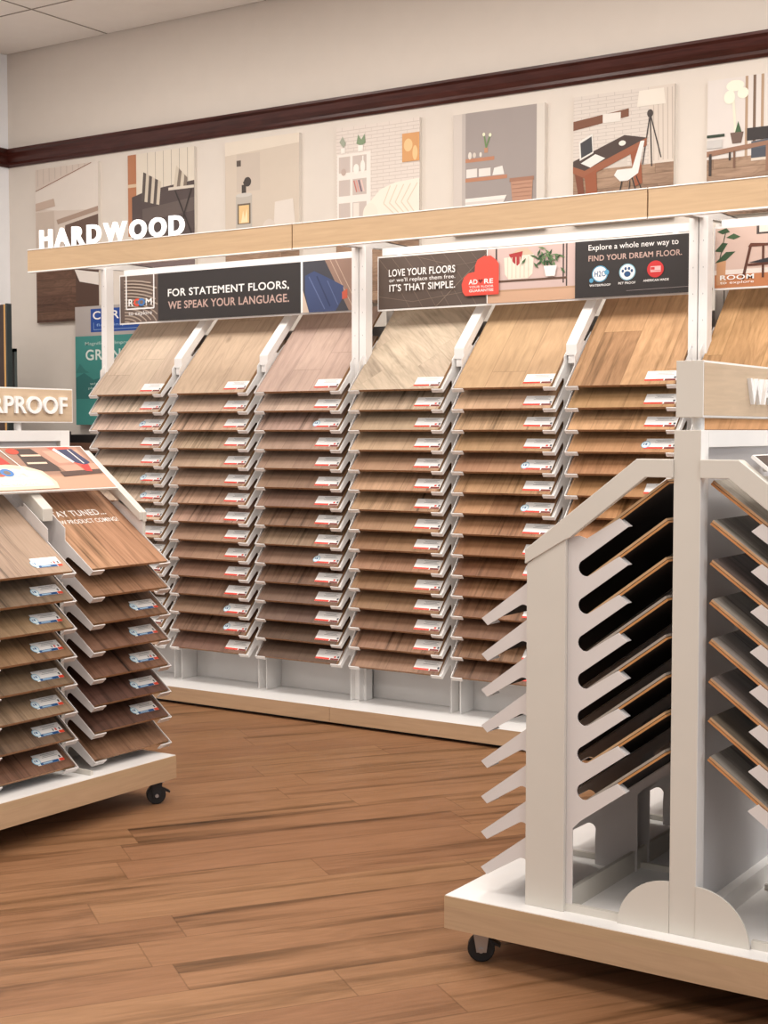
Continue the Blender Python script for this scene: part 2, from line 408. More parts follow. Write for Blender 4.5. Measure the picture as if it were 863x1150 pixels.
# uprights at every column boundary, tall posts at the joints
for j in range(-3, 7):
    x = J + PW*j
    if j % 3 == 0: continue
    b = MB(); b.box(x-.021, x+.021, 5.80, 5.86, .085, 1.70, WHITE)
    b.box(x-.003, x+.003, 5.798, 5.80, .085, 1.70, flat((150, 150, 152)))
    b.build('upright', rack)
for i, x in enumerate(joints):
    for s in ((1,) if i == 0 else (-1, 1)):
        xa = x + (.022*s)
        b = MB(); b.box(xa-.0195, xa+.0195, YPOST, YPOST+.055, .085, 2.29, WHITE)
        for q in range(5):
            b.box(xa-.0015, xa+.0015, YPOST-.0006, YPOST, 1.75+q*.11, 1.756+q*.11, flat((176, 176, 176)))
        b.build('post', rack, bevel=.002)
        b = MB(); b.box(xa-.0195, xa+.0195, 6.075, 6.155, .085, 2.30, WHITE); b.build('rear_post', rack, bevel=.002)
    b = MB(); o = .0
    b.prism_x([(5.27, 2.333), (5.27, 2.262), (5.77, 2.285), (6.17, 2.308), (6.17, 2.333)], x-.022, x-.018, WHITE)
    b.prism_x([(5.27, 2.333), (5.27, 2.262), (5.77, 2.285), (6.17, 2.308), (6.17, 2.333)], x+.018, x+.022, WHITE)
    b.box(x-.022, x+.022, 5.27, 6.17, 2.329, 2.333, WHITE)
    b.build('canopy_arm', rack)
for k in range(3):
    a, c = joints[k], joints[k+1]
    b = MB(); b.box(a+.003, c-.003, 5.24, 5.262, 2.226, 2.334, MAPLE_X, mx=MAPLE_X)
    b.box(a+.003, c-.003, 5.238, 5.264, 2.334, 2.338, WHITE)
    b.box(a+.003, c-.003, 5.238, 5.264, 2.220, 2.226, WHITE)
    b.build('header_fascia', rack)
    b = MB(); b.box(a+.05, c-.05, 5.90, 5.925, 2.255, 2.29, WHITE); b.build('cross_rail', rack)
# combs, two per column
def wall_to(x):
    return lambda a, t, h: (x + t, YF - .007 + a, ZL + .0205 + h)
BC = [J + PW*k for k in range(-3, 4)]
for x in BC:
    comb('comb_panel', rack, wall_to(x + .024), NR, PZ, MW, .65, +1, .085-ZL-.0205, WHITE, L=.26)
    comb('comb_panel', rack, wall_to(x + PW - .024), NR, PZ, MW, .65, -1, .085-ZL-.0205, WHITE, L=.26)
# sloping caps between columns
for j in range(-3, 5):
    x = J + PW*j
    if j % 3 == 0: continue
    b = MB(); y0 = 5.752
    zl = lambda y: ZL + MW*(y-YF)
    b.prism_x([(y0, zl(y0)+.055), (y0, zl(y0)+.105), (y0+.012, zl(y0)+.118), (6.04, zl(6.04)+.10), (6.04, zl(6.04)+.045), (y0+.03, zl(y0+.03)+.05)], x-.026, x+.026, WHITE)
    b.prism_x([(y0+.004, zl(y0)+.02), (y0+.004, zl(y0)+.056), (y0+.05, zl(y0)+.10), (y0+.05, zl(y0)+.03)], x-.018, x+.018, WHITE)
    b.build('cap_rail', rack, bevel=.002)

pal = [[(222, 196, 168), (205, 175, 142), (176, 142, 108)],
       [(216, 184, 150), (196, 158, 124), (165, 122, 92), (138, 98, 74)],
       [(208, 178, 152), (168, 132, 104), (140, 106, 80), (104, 76, 56)],
       [(208, 190, 158), (188, 142, 98), (176, 126, 82), (150, 108, 76)],
       [(208, 172, 128), (176, 130, 86), (150, 102, 66), (118, 82, 56)],
       [(196, 150, 104), (190, 138, 88), (196, 126, 76), (150, 100, 64)],
       [(204, 156, 104), (190, 136, 84), (170, 116, 70), (140, 92, 60)]]
colname = ['first column from left', 'second column from left', 'third column from left', 'fourth column from left', 'fifth column from left', 'sixth column from left', 'seventh column from left']
for ci, x in enumerate(BC):
    w = PW - .048 - .006
    for r in range(NR):
        c = mixc(pal[ci], r/(NR-1)); c = jit(c, 4 if r == 0 else 10); g_ = sum(c)/3; c = tuple((g_ + (v-g_)*(.80 if ci < 4 else .92))*k_ for v, k_ in zip(c, (.90, .875, .885)))
        mat = BOARD
        if r == 0: mat = BOARD_HER if ci == 3 else BOARD_MIX if ci >= 5 else BOARD
        elif random.random() < (.15 if r < 5 else .55): mat = BOARD_FINE
        elif ci >= 2 and random.random() < .25: mat = BOARD_MIX
        stk = random.choice(['red', 'red+dots', 'red']) if r else 'red'
        if r in ((2, 5, 6, 7), (12, 13), (2, 9), (), (4, 6, 10), (3,), ())[ci]: stk = 'red+drop+dots'
        P = (x + PW/2 - .008, YF + .006, ZL + .0158 - PZ*r)
        sample(P, (0,-1,0), TH_W, w - .030, .60 if r == 0 else .52, c,
               '%s wood sample board, %s of %s, hardwood wall rack' % (tone_word(c), (ordn(r) if r in (0, 14) else ordn(r) + ' down'), colname[ci]), 'wood samples on the hardwood wall rack',
               mat=mat, stk=stk, sx=.715, sy=.018 if r else .02)

# HARDWOOD lettering on the header
sgn = thing('raised_lettering', 'lit white HARDWOOD letters standing on left end of oak header', 'sign', (-5.13, 5.25, 2.338))
x0, x1, z0, z1 = -5.622, -4.640, 2.339, 2.432
vs, fs, a, bb, c, e = glyphs('HARDWOOD', True, .03)
LET = flat((255, 255, 252), .5, emit=.4)
adv = []
tot = 0
for ch in 'HARDWOOD':
    _, _, ga, gb, gc, ge = glyphs(ch, .034, .12)
    adv.append(gb-ga); tot += gb-ga
gap = .15
S = (x1-x0)/(tot + gap*7)
px = x0
for ch, aw in zip('HARDWOOD', adv):
    b = MB(); b.close = False
    put_text(b, lambda x, y, d: (x, 5.254 - d, y), ch, px, z0, px + aw*S, z1, LET, .034, .006, d=0)
    b.build('letter', sgn); px += (aw + gap)*S

# ------------------------------------------------------------------ banner signs on the wall rack
def banner(name, label, X0, X1, Z0, Z1, yb, shapes):
    t = thing(name, label, 'sign', ((X0+X1)/2, yb, Z0))
    b = MB(); b.box(X0, X1, yb, yb+.012, Z0, Z1, WHITE); b.build('sign_panel', t)
    w, h = X1-X0, Z1-Z0
    i = .006
    art('print', t, (X0+i, yb, Z0+i*1.3), (1,0,0), (0,0,1), w-2*i, h-2.6*i, shapes)
    for xx in (X0+.12, X1-.12):
        b = MB(); b.box(xx-.012, xx+.012, yb+.012, yb+.03, Z1-.06, Z1+.006, WHITE); b.build('hanger', t)
    return t
rings = []
for k in range(14):
    r = .06 + k*.028
    pts = [(.02 + r*.75*math.cos(q*PI/2/12), -.12 + r*2.4*math.sin(q*PI/2/12)) for q in range(13)]
    pts = [(x, y) for x, y in pts if x < .172 and 0 < y < .995]
    if len(pts) > 1: rings.append(('l', (172, 156, 142), pts, .0075))
DK = (46, 42, 42); PK = (198, 168, 158); WT = (244, 242, 240)
def room_logo(x0, y0, x1, y1, ring=True):
    w = x1-x0; lx = lambda f: x0 + w*f
    return [('t', WT, 'R', lx(0), y0, lx(.21), y1), ('c', (226, 84, 62), lx(.37), (y0+y1)/2, w*.15, (y1-y0)*.55), ('c', (120, 104, 96), lx(.37), (y0+y1)/2, w*.075, (y1-y0)*.28),
            ('c', (70, 120, 180), lx(.56), (y0+y1)/2, w*.15, (y1-y0)*.55), ('c', (120, 104, 96), lx(.56), (y0+y1)/2, w*.075, (y1-y0)*.28), ('t', WT, 'M', lx(.74), y0, lx(1), y1)]
s1 = [('r', (104, 88, 80), 0, 0, .174, 1)] + rings + [('l', WT, [(.03, 1), (.03, .29), (.155, .29), (.155, 1)], .008)] + room_logo(.04, .35, .146, .50) + \
     [('t', WT, 'to explore', .04, .13, .146, .24, False), ('r', DK, .174, 0, .768, 1),
      ('t', WT, 'FOR STATEMENT FLOORS,', .218, .475, .722, .66), ('t', PK, 'WE SPEAK YOUR LANGUAGE.', .219, .235, .722, .40),
      ('r', WT, .768, 0, .776, 1), ('r', (66, 66, 74), .776, 0, 1, 1), ('p', (150, 122, 108), [(.86, 1), (.95, 0), (1, 0), (1, 1)]),
      ('l', (196, 170, 152), [(.88, 1), (.97, 0)], .004), ('l', (196, 170, 152), [(.90, 1), (.99, 0)], .004), ('p', (210, 190, 172), [(.776, .45), (.80, .0), (.776, 0)]),
      ('p', (62, 76, 116), [(.785, .72), (.82, .80), (.87, .66), (.93, .48), (.928, .25), (.90, .0), (.80, .0), (.785, .40)]),
      ('l', (96, 110, 150), [(.80, .70), (.86, .05)], .006), ('l', (44, 56, 92), [(.83, .70), (.88, .10)], .008), ('l', (96, 110, 150), [(.87, .60), (.91, .12)], .005),
      ('p', (196, 92, 70), [(.925, .36), (.945, .42), (.945, .24), (.926, .22)])]
banner('banner_sign', 'dark banner reading FOR STATEMENT FLOORS under left half of the header', -5.68, -4.035, 1.99, 2.262, 5.885, s1)
leaf = []
for a in range(9):
    x = .05 + a*.045
    leaf.append(('l', (134, 116, 104), [(x-.05, 1), (x, .62), (x+.06, .0)], .0016))
leaf += [('l', (140, 122, 108), [(0, .25), (.12, .12), (.372, .30)], .0018), ('l', (140, 122, 108), [(.12, 1), (.26, .75), (.372, .82)], .0016), ('l', (150, 132, 118), [(.2, .0), (.29, .5), (.372, .95)], .0022)]
heart = [(.302, .16), (.411, .16), (.411, .72), (.402, .80), (.385, .88), (.362, .88), (.342, .82), (.334, .72), (.333, .60), (.312, .58), (.297, .50), (.290, .38), (.293, .24)]
basket = [('r', (206, 182, 176), .372, 0, .648, 1), ('r', (206, 168, 140), .372, 0, .648, .22), ('r', (186, 150, 120), .372, .20, .648, .235),
          ('r', (60, 52, 50), .398, .2, .403, 1), ('r', (60, 52, 50), .618, .24, .622, 1), ('r', (60, 52, 50), .608, .3, .612, 1), ('r', (96, 72, 58), .398, .37, .622, .41),
          ('p', (232, 222, 206), [(.425, .82), (.52, .86), (.515, .50), (.50, .42), (.44, .42), (.428, .52)]),
          ('p', (206, 184, 160), [(.44, .84), (.47, .97), (.50, .97), (.52, .85)]), ('p', (168, 54, 56), [(.44, .88), (.485, .92), (.478, .72), (.468, .66), (.455, .72)])]
for k in range(6): basket.append(('r', (214, 202, 186), .436+k*.013, .44, .439+k*.013, .82))
random.seed(3)
for k in range(34):
    cx, cy = random.gauss(.568, .022), random.gauss(.74, .09); an = random.uniform(0, PI)
    dx, dy = .014*math.cos(an), .07*math.sin(an)
    basket.append(('p', random.choice([(72, 104, 66), (96, 128, 84), (52, 82, 52)]), [(cx-dx, cy-dy), (cx+.3*dy*.2, cy-dx*1.2), (cx+dx, cy+dy), (cx-.3*dy*.2, cy+dx*1.2)]))
basket += [('p', (236, 232, 228), [(.552, .62), (.592, .62), (.586, .43), (.558, .43)])]
s2 = [('r', (92, 78, 70), 0, 0, .372, 1)] + leaf + basket + [('r', WT, .372, 0, .3745, 1),
     ('t', WT, 'LOVE YOUR FLOORS', .04, .62, .268, .76), ('t', WT, "or we'll replace them free.", .042, .49, .268, .59, False), ('t', WT, "IT'S THAT SIMPLE.", .042, .33, .268, .47),
     ('p', (222, 78, 64), heart), ('t', WT, 'AD', .313, .37, .342, .46), ('p', (120, 40, 36), [(.352, .38), (.360, .43), (.358, .46), (.352, .445), (.346, .46), (.344, .43)]), ('t', WT, 'RE', .364, .37, .393, .46),
     ('t', WT, 'YOUR FLOOR', .315, .30, .394, .34, False), ('t', WT, 'GUARANTEE', .315, .225, .394, .275),
     ('r', DK, .648, 0, 1, 1), ('t', WT, 'Explore a whole new way to', .688, .80, .945, .93, False), ('t', PK, 'FIND YOUR DREAM FLOOR.', .688, .64, .955, .74),
     ('c', (90, 160, 196), .722, .41, .0235, .145), ('c', WT, .722, .41, .0205, .127), ('t', (40, 92, 140), 'H2O', .706, .36, .740, .46), ('c', (90, 160, 196), .697, .30, .006, .04), ('c', (90, 160, 196), .742, .43, .007, .045),
     ('c', (150, 196, 214), .802, .41, .0235, .145), ('c', WT, .802, .41, .0205, .127), ('c', (40, 80, 124), .802, .375, .0095, .05), ('c', (40, 80, 124), .789, .43, .0036, .028), ('c', (40, 80, 124), .797, .47, .0036, .028), ('c', (40, 80, 124), .807, .47, .0036, .028), ('c', (40, 80, 124), .815, .43, .0036, .028),
     ('c', (206, 52, 54), .882, .43, .0235, .145), ('r', (236, 190, 190), .868, .38, .897, .48), ('r', (206, 52, 54), .869, .42, .880, .465), ('r', (206, 52, 54), .869, .40, .896, .408),
     ('t', WT, 'WATERPROOF', .692, .19, .754, .23), ('t', WT, 'PET PROOF', .777, .20, .826, .24), ('t', WT, 'AMERICAN MADE', .848, .22, .920, .26), ('l', (150, 140, 140), [(.80, .085), (.98, .10)], .0018)]
banner('banner_sign', 'dark banner with red heart and FIND YOUR DREAM FLOOR text, middle bay', -3.955, -2.30, 1.985, 2.25, 5.885, s2)
s3 = [('r', (206, 180, 168), 0, 0, 1, 1), ('r', (190, 124, 82), 0, 0, 1, .22), ('r', (226, 216, 208), 0, .22, 1, .30),
      ('r', (70, 60, 58), .11, .86, .30, 1), ('r', (226, 216, 206), .117, .89, .30, 1), ('p', (196, 148, 110), [(.005, .45), (.03, .45), (.028, .05), (.005, .05)]),
      ('p', (50, 78, 50), [(.0, .42), (.03, .60), (.055, .60), (.03, .46)]), ('p', (50, 78, 50), [(.0, .62), (.02, .76), (.034, .74), (.02, .60)]), ('p', (60, 90, 58), [(.03, .84), (.05, .90), (.068, .84), (.05, .80)]), ('p', (50, 78, 50), [(.005, .95), (.03, 1), (.04, .93), (.02, .90)]), ('l', (60, 70, 50), [(.012, .44), (.03, .98)], .004),
      ('l', (88, 48, 34), [(.075, .12), (.095, .68)], .012), ('l', (88, 48, 34), [(.128, .14), (.128, .66)], .010), ('p', (96, 52, 36), [(.088, .66), (.095, .72), (.145, .70), (.148, .66), (.115, .66)]),
      ('p', (44, 42, 48), [(.09, .40), (.14, .46), (.205, .46), (.205, .40), (.14, .38)]), ('l', (88, 48, 34), [(.088, .36), (.205, .38)], .010), ('l', (88, 48, 34), [(.155, .05), (.155, .38)], .010), ('l', (88, 48, 34), [(.20, .1), (.195, .4)], .010),
      ('t', WT, 'ROOM', .015, .13, .105, .21), ('t', WT, 'to explore', .015, .05, .105, .11, False)]
banner('banner_sign', 'printed banner with plant and wooden chair photo, right bay of wall rack', -2.243, -.60, 1.995, 2.26, 5.885, s3)

# ------------------------------------------------------------------ the photo row on the wall
def photo(label, X0, X1, Z0, Z1, shapes):
    t = thing('framed_picture', label, 'picture', ((X0+X1)/2, YW, Z0), 'room photos in a row under the dark moulding')
    b = MB(); b.box(X0, X1, YW-.022, YW, Z0, Z1, flat((224, 216, 206))); b.build('backing_board', t)
    art('print', t, (X0, YW-.022, Z0), (1,0,0), (0,0,1), X1-X0, Z1-Z0, shapes)
W1 = (218, 204, 190)
def brick(c0, c1, nx, nz, y0=0., y1=1., x0=0., x1=1.):
    a = [(x0, y0+(y1-y0)*k/nz-.0018, x1, y0+(y1-y0)*k/nz+.0018) for k in range(1, nz)]; b = []
    for k in range(nz):
        for q in range(nx):
            x = x0 + (x1-x0)*(q + (.5 if k % 2 else .0))/nx
            if x > x0+.01: b.append((x-.0025, y0+(y1-y0)*k/nz, x+.0025, y0+(y1-y0)*(k+1)/nz))
    return [('r', c0, x0, y0, x1, y1), ('m', c1, a), ('m', c1, b)]
A = (226, 212, 198)
p1 = [('r', (212, 198, 186), 0, 0, 1, 1), ('p', (224, 214, 204), [(0, .86), (.92, 1), (1, 1), (1, .70), (.35, .72), (0, .75)])]
for k in range(9): p1.append(('r', (196, 182, 170), .03+k*.095, .89+k*.012, .042+k*.095, 1))
p1 += [('l', (150, 110, 92), [(0, .86), (.90, .998)], .005), ('p', (194, 172, 156), [(0, .78), (.30, .80), (.32, .75), (0, .73)]), ('r', (200, 184, 170), 0, .44, .30, .72), ('p', (170, 146, 130), [(.34, .66), (1, .72), (1, .69), (.36, .63)]),
       ('p', (104, 82, 72), [(.48, .62), (1, .67), (1, .36), (.44, .36)]), ('r', PICDARK, 0, 0, 1, .42), ('p', (80, 56, 44), [(.64, .40), (.64, .12), (1, .06), (1, .40)]), ('p', (228, 220, 212), [(.62, .33), (1, .30), (1, .22), (.70, .25)])]
photo('tall room photo of a stair landing, leftmost of the wall row', -6.93, -6.385, 2.085, 3.045, p1)
p2 = [('r', (224, 214, 198), 0, 0, 1, 1)]
for k in range(6): p2.append(('r', (160, 148, 138), .30+k*.12, .6, .306+k*.12, 1))
p2 += [('r', (180, 122, 88), 0, .50, .13, 1), ('r', (216, 190, 160), 0, .80, .13, .82), ('p', (84, 72, 70), [(.06, .74), (.30, .77), (1, .80), (1, .0), (.06, .0)]), ('p', (100, 88, 84), [(.22, .66), (1, .70), (1, .62), (.22, .58)])]
for k in range(6): p2.append(('p', [(90, 80, 76), (210, 198, 180)][k % 2], [(.24+k*.045, .885-k*.012), (.285+k*.045, .875-k*.012), (.255+k*.045, .705-k*.006), (.21+k*.045, .71-k*.006)]))
for k in range(4): p2.append(('p', [(210, 198, 180), (130, 116, 104)][k % 2], [(.74+k*.04, .90-k*.02), (.78+k*.04, .88-k*.02), (.74+k*.05, .76), (.69+k*.05, .76)]))
p2 += [('r', (220, 210, 196), .62, .755, 1, .772), ('l', (56, 48, 46), [(.72, .75), (.98, .46)], .010), ('l', (56, 48, 46), [(.96, .75), (.74, .46)], .010), ('r', (120, 104, 102), .06, 0, 1, .40)]
photo('dark sofa with striped pillows room photo above the lit letters', -6.135, -5.61, 2.085, 3.052, p2)
p3 = [('r', (210, 196, 180), 0, 0, 1, 1), ('p', (226, 214, 198), [(0, .92), (1, .945), (1, 1), (0, 1)]), ('r', (202, 188, 174), .16, .70, .48, .92), ('r', (90, 78, 70), .16, .85, .22, .885), ('r', PICFLOOR, 0, 0, 1, .33),
      ('r', (206, 190, 174), 0, .33, 1, .44), ('l', (70, 62, 58), [(.26, .67), (.26, .74), (.32, .755)], .032), ('c', (70, 62, 58), .31, .755, .05, .028), ('r', (190, 182, 172), .15, .47, .37, .68), ('r', (110, 96, 84), .17, .51, .35, .63), ('r', (232, 196, 140), .19, .515, .33, .62), ('p', (246, 226, 184), [(.22, .52), (.25, .59), (.27, .54), (.30, .60), (.31, .52)]), ('c', (206, 200, 192), .26, .68, .11, .012),
      ('p', (224, 214, 204), [(.68, .62), (.92, .63), (.95, .48), (.66, .46)]), ('c', (216, 204, 192), .60, .47, .09, .055), ('c', (220, 210, 198), .84, .46, .16, .035), ('r', (236, 228, 218), .68, .385, .93, .40)]
photo('pale room photo with round stove, third of the wall row from left', -5.378, -4.848, 2.085, 3.045, p3)
p4 = brick((224, 213, 204), (204, 191, 181), 7, 30, .4)
p4 += [('r', (236, 228, 220), .01, .40, .42, .85)]
for x, y in ((.03, .75), (.20, .75), (.03, .62), (.20, .62), (.03, .49), (.20, .49)): p4.append(('r', (200, 186, 178), x, y-.005, x+.14 if x < .1 else x+.17, y+.085))
p4 += [('r', (230, 220, 210), .21, .49, .28, .57), ('c', (240, 234, 226), .245, .76, .035, .028), ('c', (240, 234, 226), .325, .77, .028, .036), ('r', (240, 234, 226), .32, .78, .335, .83), ('c', (190, 170, 160), .09, .75, .03, .02)]
for k, c in enumerate(((196, 120, 110), (220, 160, 150), (120, 90, 110), (230, 200, 190))): p4.append(('p', c, [(.21+k*.03, .695), (.225+k*.03, .698), (.26+k*.03, .63), (.245+k*.03, .63)]))
p4 += [('p', (130, 150, 118), [(.25, .90), (.27, .95), (.31, .92), (.35, .95), (.36, .90), (.31, .885)]), ('r', (240, 234, 226), .27, .855, .33, .89), ('p', (160, 166, 148), [(.04, .92), (.08, .95), (.12, .91), (.09, .885)]), ('r', (240, 234, 226), .06, .855, .11, .885),
       ('r', (214, 158, 104), .80, .765, 1, .92), ('c', (234, 196, 144), .87, .855, .05, .035), ('c', (234, 196, 144), .95, .81, .03, .04),
       ('p', (240, 230, 216), [(.33, .48), (.40, .56), (.54, .63), (.72, .66), (1, .67), (1, .48)]), ('c', (236, 226, 212), .42, .50, .09, .06)]
for k in range(5): p4.append(('l', (220, 206, 186), [(.66+k*.08, .645), (.58+k*.07, .55), (.70+k*.06, .49)], .006))
p4 += [('r', (206, 186, 170), 0, .34, 1, .46), ('r', PICFLOOR, 0, 0, 1, .36), ('r', (90, 66, 54), .62, .345, 1, .36)]
photo('white brick room photo with shelf unit and orange map, fourth of row', -4.595, -4.062, 2.085, 3.035, p4)
p5 = [('r', (158, 148, 144), 0, 0, 1, 1), ('r', (206, 196, 188), 0, 0, .14, 1), ('r', (188, 178, 172), .10, 0, .14, 1), ('r', (216, 208, 198), .915, 0, 1, 1), ('p', (92, 80, 76), [(.14, 0), (.915, 0), (.915, .10), (.50, .12)]),
      ('r', (184, 128, 98), .14, .595, .46, .625), ('r', (184, 128, 98), .14, .435, .60, .465), ('r', (226, 220, 214), .15, .47, .27, .54), ('r', (226, 220, 214), .29, .47, .42, .535), ('p', (232, 226, 220), [(.44, .47), (.46, .53), (.55, .54), (.57, .47)]),
      ('c', (224, 216, 206), .19, .65, .02, .03), ('c', (210, 200, 190), .24, .65, .018, .022), ('c', (224, 216, 206), .31, .65, .014, .02), ('r', (190, 140, 110), .35, .66, .39, .70), ('l', (110, 140, 90), [(.37, .70), (.35, .80)], .008), ('l', (110, 140, 90), [(.37, .70), (.41, .79)], .008), ('c', (230, 230, 200), .345, .81, .015, .015), ('c', (230, 230, 200), .415, .80, .015, .015),
      ('p', (234, 228, 222), [(.14, .30), (.60, .30), (.56, .24), (.50, .02), (.14, 0)]), ('p', (214, 206, 200), [(.14, .27), (.57, .27), (.57, .25), (.14, .25)]),
      ('p', (186, 142, 118), [(.64, .42), (.88, .42), (.86, .08), (.68, .08)]), ('r', (160, 116, 94), .63, .40, .89, .43), ('c', (186, 142, 118), .77, .08, .09, .03)]
for k in range(9): p5.append(('r', (168, 124, 102), .66, .11+k*.033, .87, .115+k*.033))
p5.append(('r', (110, 96, 88), 0, 0, 1, .018))
photo('grey bathroom photo with tub and wicker hamper, fifth of row', -3.858, -3.332, 2.402, 3.018, p5)
p6 = brick((216, 206, 197), (192, 181, 172), 6, 22, .4, 1.) + [('r', PICFLOOR, 0, 0, 1, .42), ('p', (206, 196, 186), [(.0, .42), (.0, .50), (.55, .50), (.55, .42)]), ('r', (216, 204, 192), .76, .42, 1, 1)]
for k in range(5): p6.append(('l', (190, 176, 164), [(.80+k*.045, .98), (.81+k*.045, .44)], .004))
p6 += [('p', (120, 76, 54), [(0, .74), (.56, .80), (.56, .86), (0, .81)]), ('r', (226, 220, 212), .30, .77, .48, .84), ('p', (230, 222, 210), [(.66, .98), (.90, .98), (.92, .86), (.64, .86)]), ('c', (70, 60, 56), .77, .80, .03, .03)]
for q in ((.70, .42), (.79, .40), (.88, .46)): p6.append(('l', (60, 52, 50), [(.77, .80), q], .006))
p6 += [('p', (72, 56, 50), [(0, .50), (.52, .66), (.74, .62), (.12, .42), (0, .46)]), ('p', (150, 90, 62), [(0, .46), (.12, .42), (.74, .62), (.74, .56), (.12, .36), (0, .41)]), ('p', (150, 84, 54), [(.12, .38), (.24, .42), (.26, .08), (.16, .06)]), ('p', (120, 66, 44), [(.02, .40), (.10, .37), (.14, .08), (.08, .12)]), ('p', (150, 84, 54), [(.58, .52), (.68, .55), (.70, .28), (.63, .26)]),
       ('p', (230, 226, 220), [(.08, .48), (.23, .54), (.33, .50), (.18, .44)]), ('p', (226, 222, 216), [(.07, .50), (.21, .55), (.20, .70), (.06, .65)]), ('p', (60, 60, 64), [(.085, .52), (.20, .56), (.19, .68), (.075, .635)]), ('c', (232, 226, 216), .50, .60, .035, .02),
       ('p', (232, 228, 224), [(.42, .36), (.45, .40), (.60, .40), (.68, .60), (.72, .60), (.66, .36), (.56, .31), (.48, .31)]), ('l', (50, 44, 42), [(.50, .31), (.44, .08)], .006), ('l', (50, 44, 42), [(.60, .33), (.69, .08)], .006), ('l', (50, 44, 42), [(.58, .31), (.56, .14)], .005), ('l', (50, 44, 42), [(.64, .34), (.71, .20)], .005), ('r', (90, 80, 74), 0, 0, 1, .012)]
photo('home office photo with desk laptop and white chair, sixth of row', -3.175, -2.655, 2.403, 3.022, p6)
p7 = [('r', (222, 214, 208), 0, 0, 1, 1)]
for k in range(8): p7.append(('r', [(176, 148, 122), (120, 96, 78)][k % 2], .34+k*.07, .42, .365+k*.07, 1))
p7 += [('r', PICFLOOR, 0, 0, 1, .42), ('l', (230, 226, 206), [(.22, .98), (.26, .58)], .012), ('c', (240, 238, 220), .25, .94, .08, .04), ('c', (240, 238, 220), .20, .86, .05, .05), ('c', (240, 238, 220), .32, .88, .05, .04), ('p', (64, 92, 60), [(.24, .56), (.28, .68), (.32, .58)]), ('p', (110, 88, 78), [(.21, .60), (.33, .60), (.31, .52), (.23, .52)]), ('r', (50, 44, 44), .36, .53, .56, .62), ('p', (84, 90, 100), [(.40, .52), (1.0, .56), (1.0, .42), (.40, .44)]), ('r', (72, 76, 86), .40, .40, 1, .47), ('r', (216, 204, 190), .40, .38, 1, .40),
       ('p', (226, 216, 204), [(.58, .56), (.62, .68), (.80, .70), (.78, .55)]), ('p', (40, 36, 38), [(.76, .55), (.84, .70), (1, .72), (1, .55)]), ('p', (150, 112, 90), [(.0, .48), (.60, .52), (.60, .49), (.0, .44)]), ('r', (150, 112, 90), .53, .30, .56, .50), ('r', (120, 88, 70), .24, .34, .26, .47), ('r', (60, 50, 46), .02, .30, .045, .46), ('r', (60, 50, 46), .20, .40, .22, .46), ('r', (44, 60, 44), .0, .58, .16, .60), ('r', (200, 196, 192), .0, .50, .14, .56)]
photo('living room photo with sofa and orchid, rightmost of the wall row', -2.492, -1.965, 2.39, 3.01, p7)

# ------------------------------------------------------------------ stand-alone rolling racks
MR = .735; TH_R = math.atan(MR)
CW = .408; GP = .080
def caster(parent, x, y, zb, rot=0., fm=None):
    fm = fm or STEEL
    Mx = Matrix.Translation((x, y, 0)) @ Matrix.Rotation(rot, 4, 'Z')
    def T(*p): return tuple(Mx @ Vector(p))
    b = MB(); b.close = True
    for s in (-1, 1):
        q = [(-.022, zb-.004), (.022, zb-.004), (.014, .028), (-.012, .028)]
        b.hull([T(a, s*.017, z) for a, z in q], [T(a, s*.020, z) for a, z in q], fm)
    b.hull([T(-.028, -.024, zb-.006), T(.028, -.024, zb-.006), T(.028, .024, zb-.006), T(-.028, .024, zb-.006)], [T(-.028, -.024, zb), T(.028, -.024, zb), T(.028, .024, zb), T(-.028, .024, zb)], STEEL)
    f = b.build('caster', parent)
    b = MB(); b.tube(T(0, -.014, .036), T(0, .014, .036), .036, BLACK, 28); b.build('wheel', f, bevel=.003)
    b = MB(); b.tube(T(0, -.024, .034), T(0, .024, .034), .007, STEEL, 12); b.build('axle', f)
    b = MB(); b.hull([T(.026, -.012, .050), T(.050, -.012, .040), T(.052, -.012, .046), T(.028, -.012, .060)], [T(.026, .012, .050), T(.050, .012, .040), T(.052, .012, .046), T(.028, .012, .060)], BLACK); b.build('brake_lever', f)
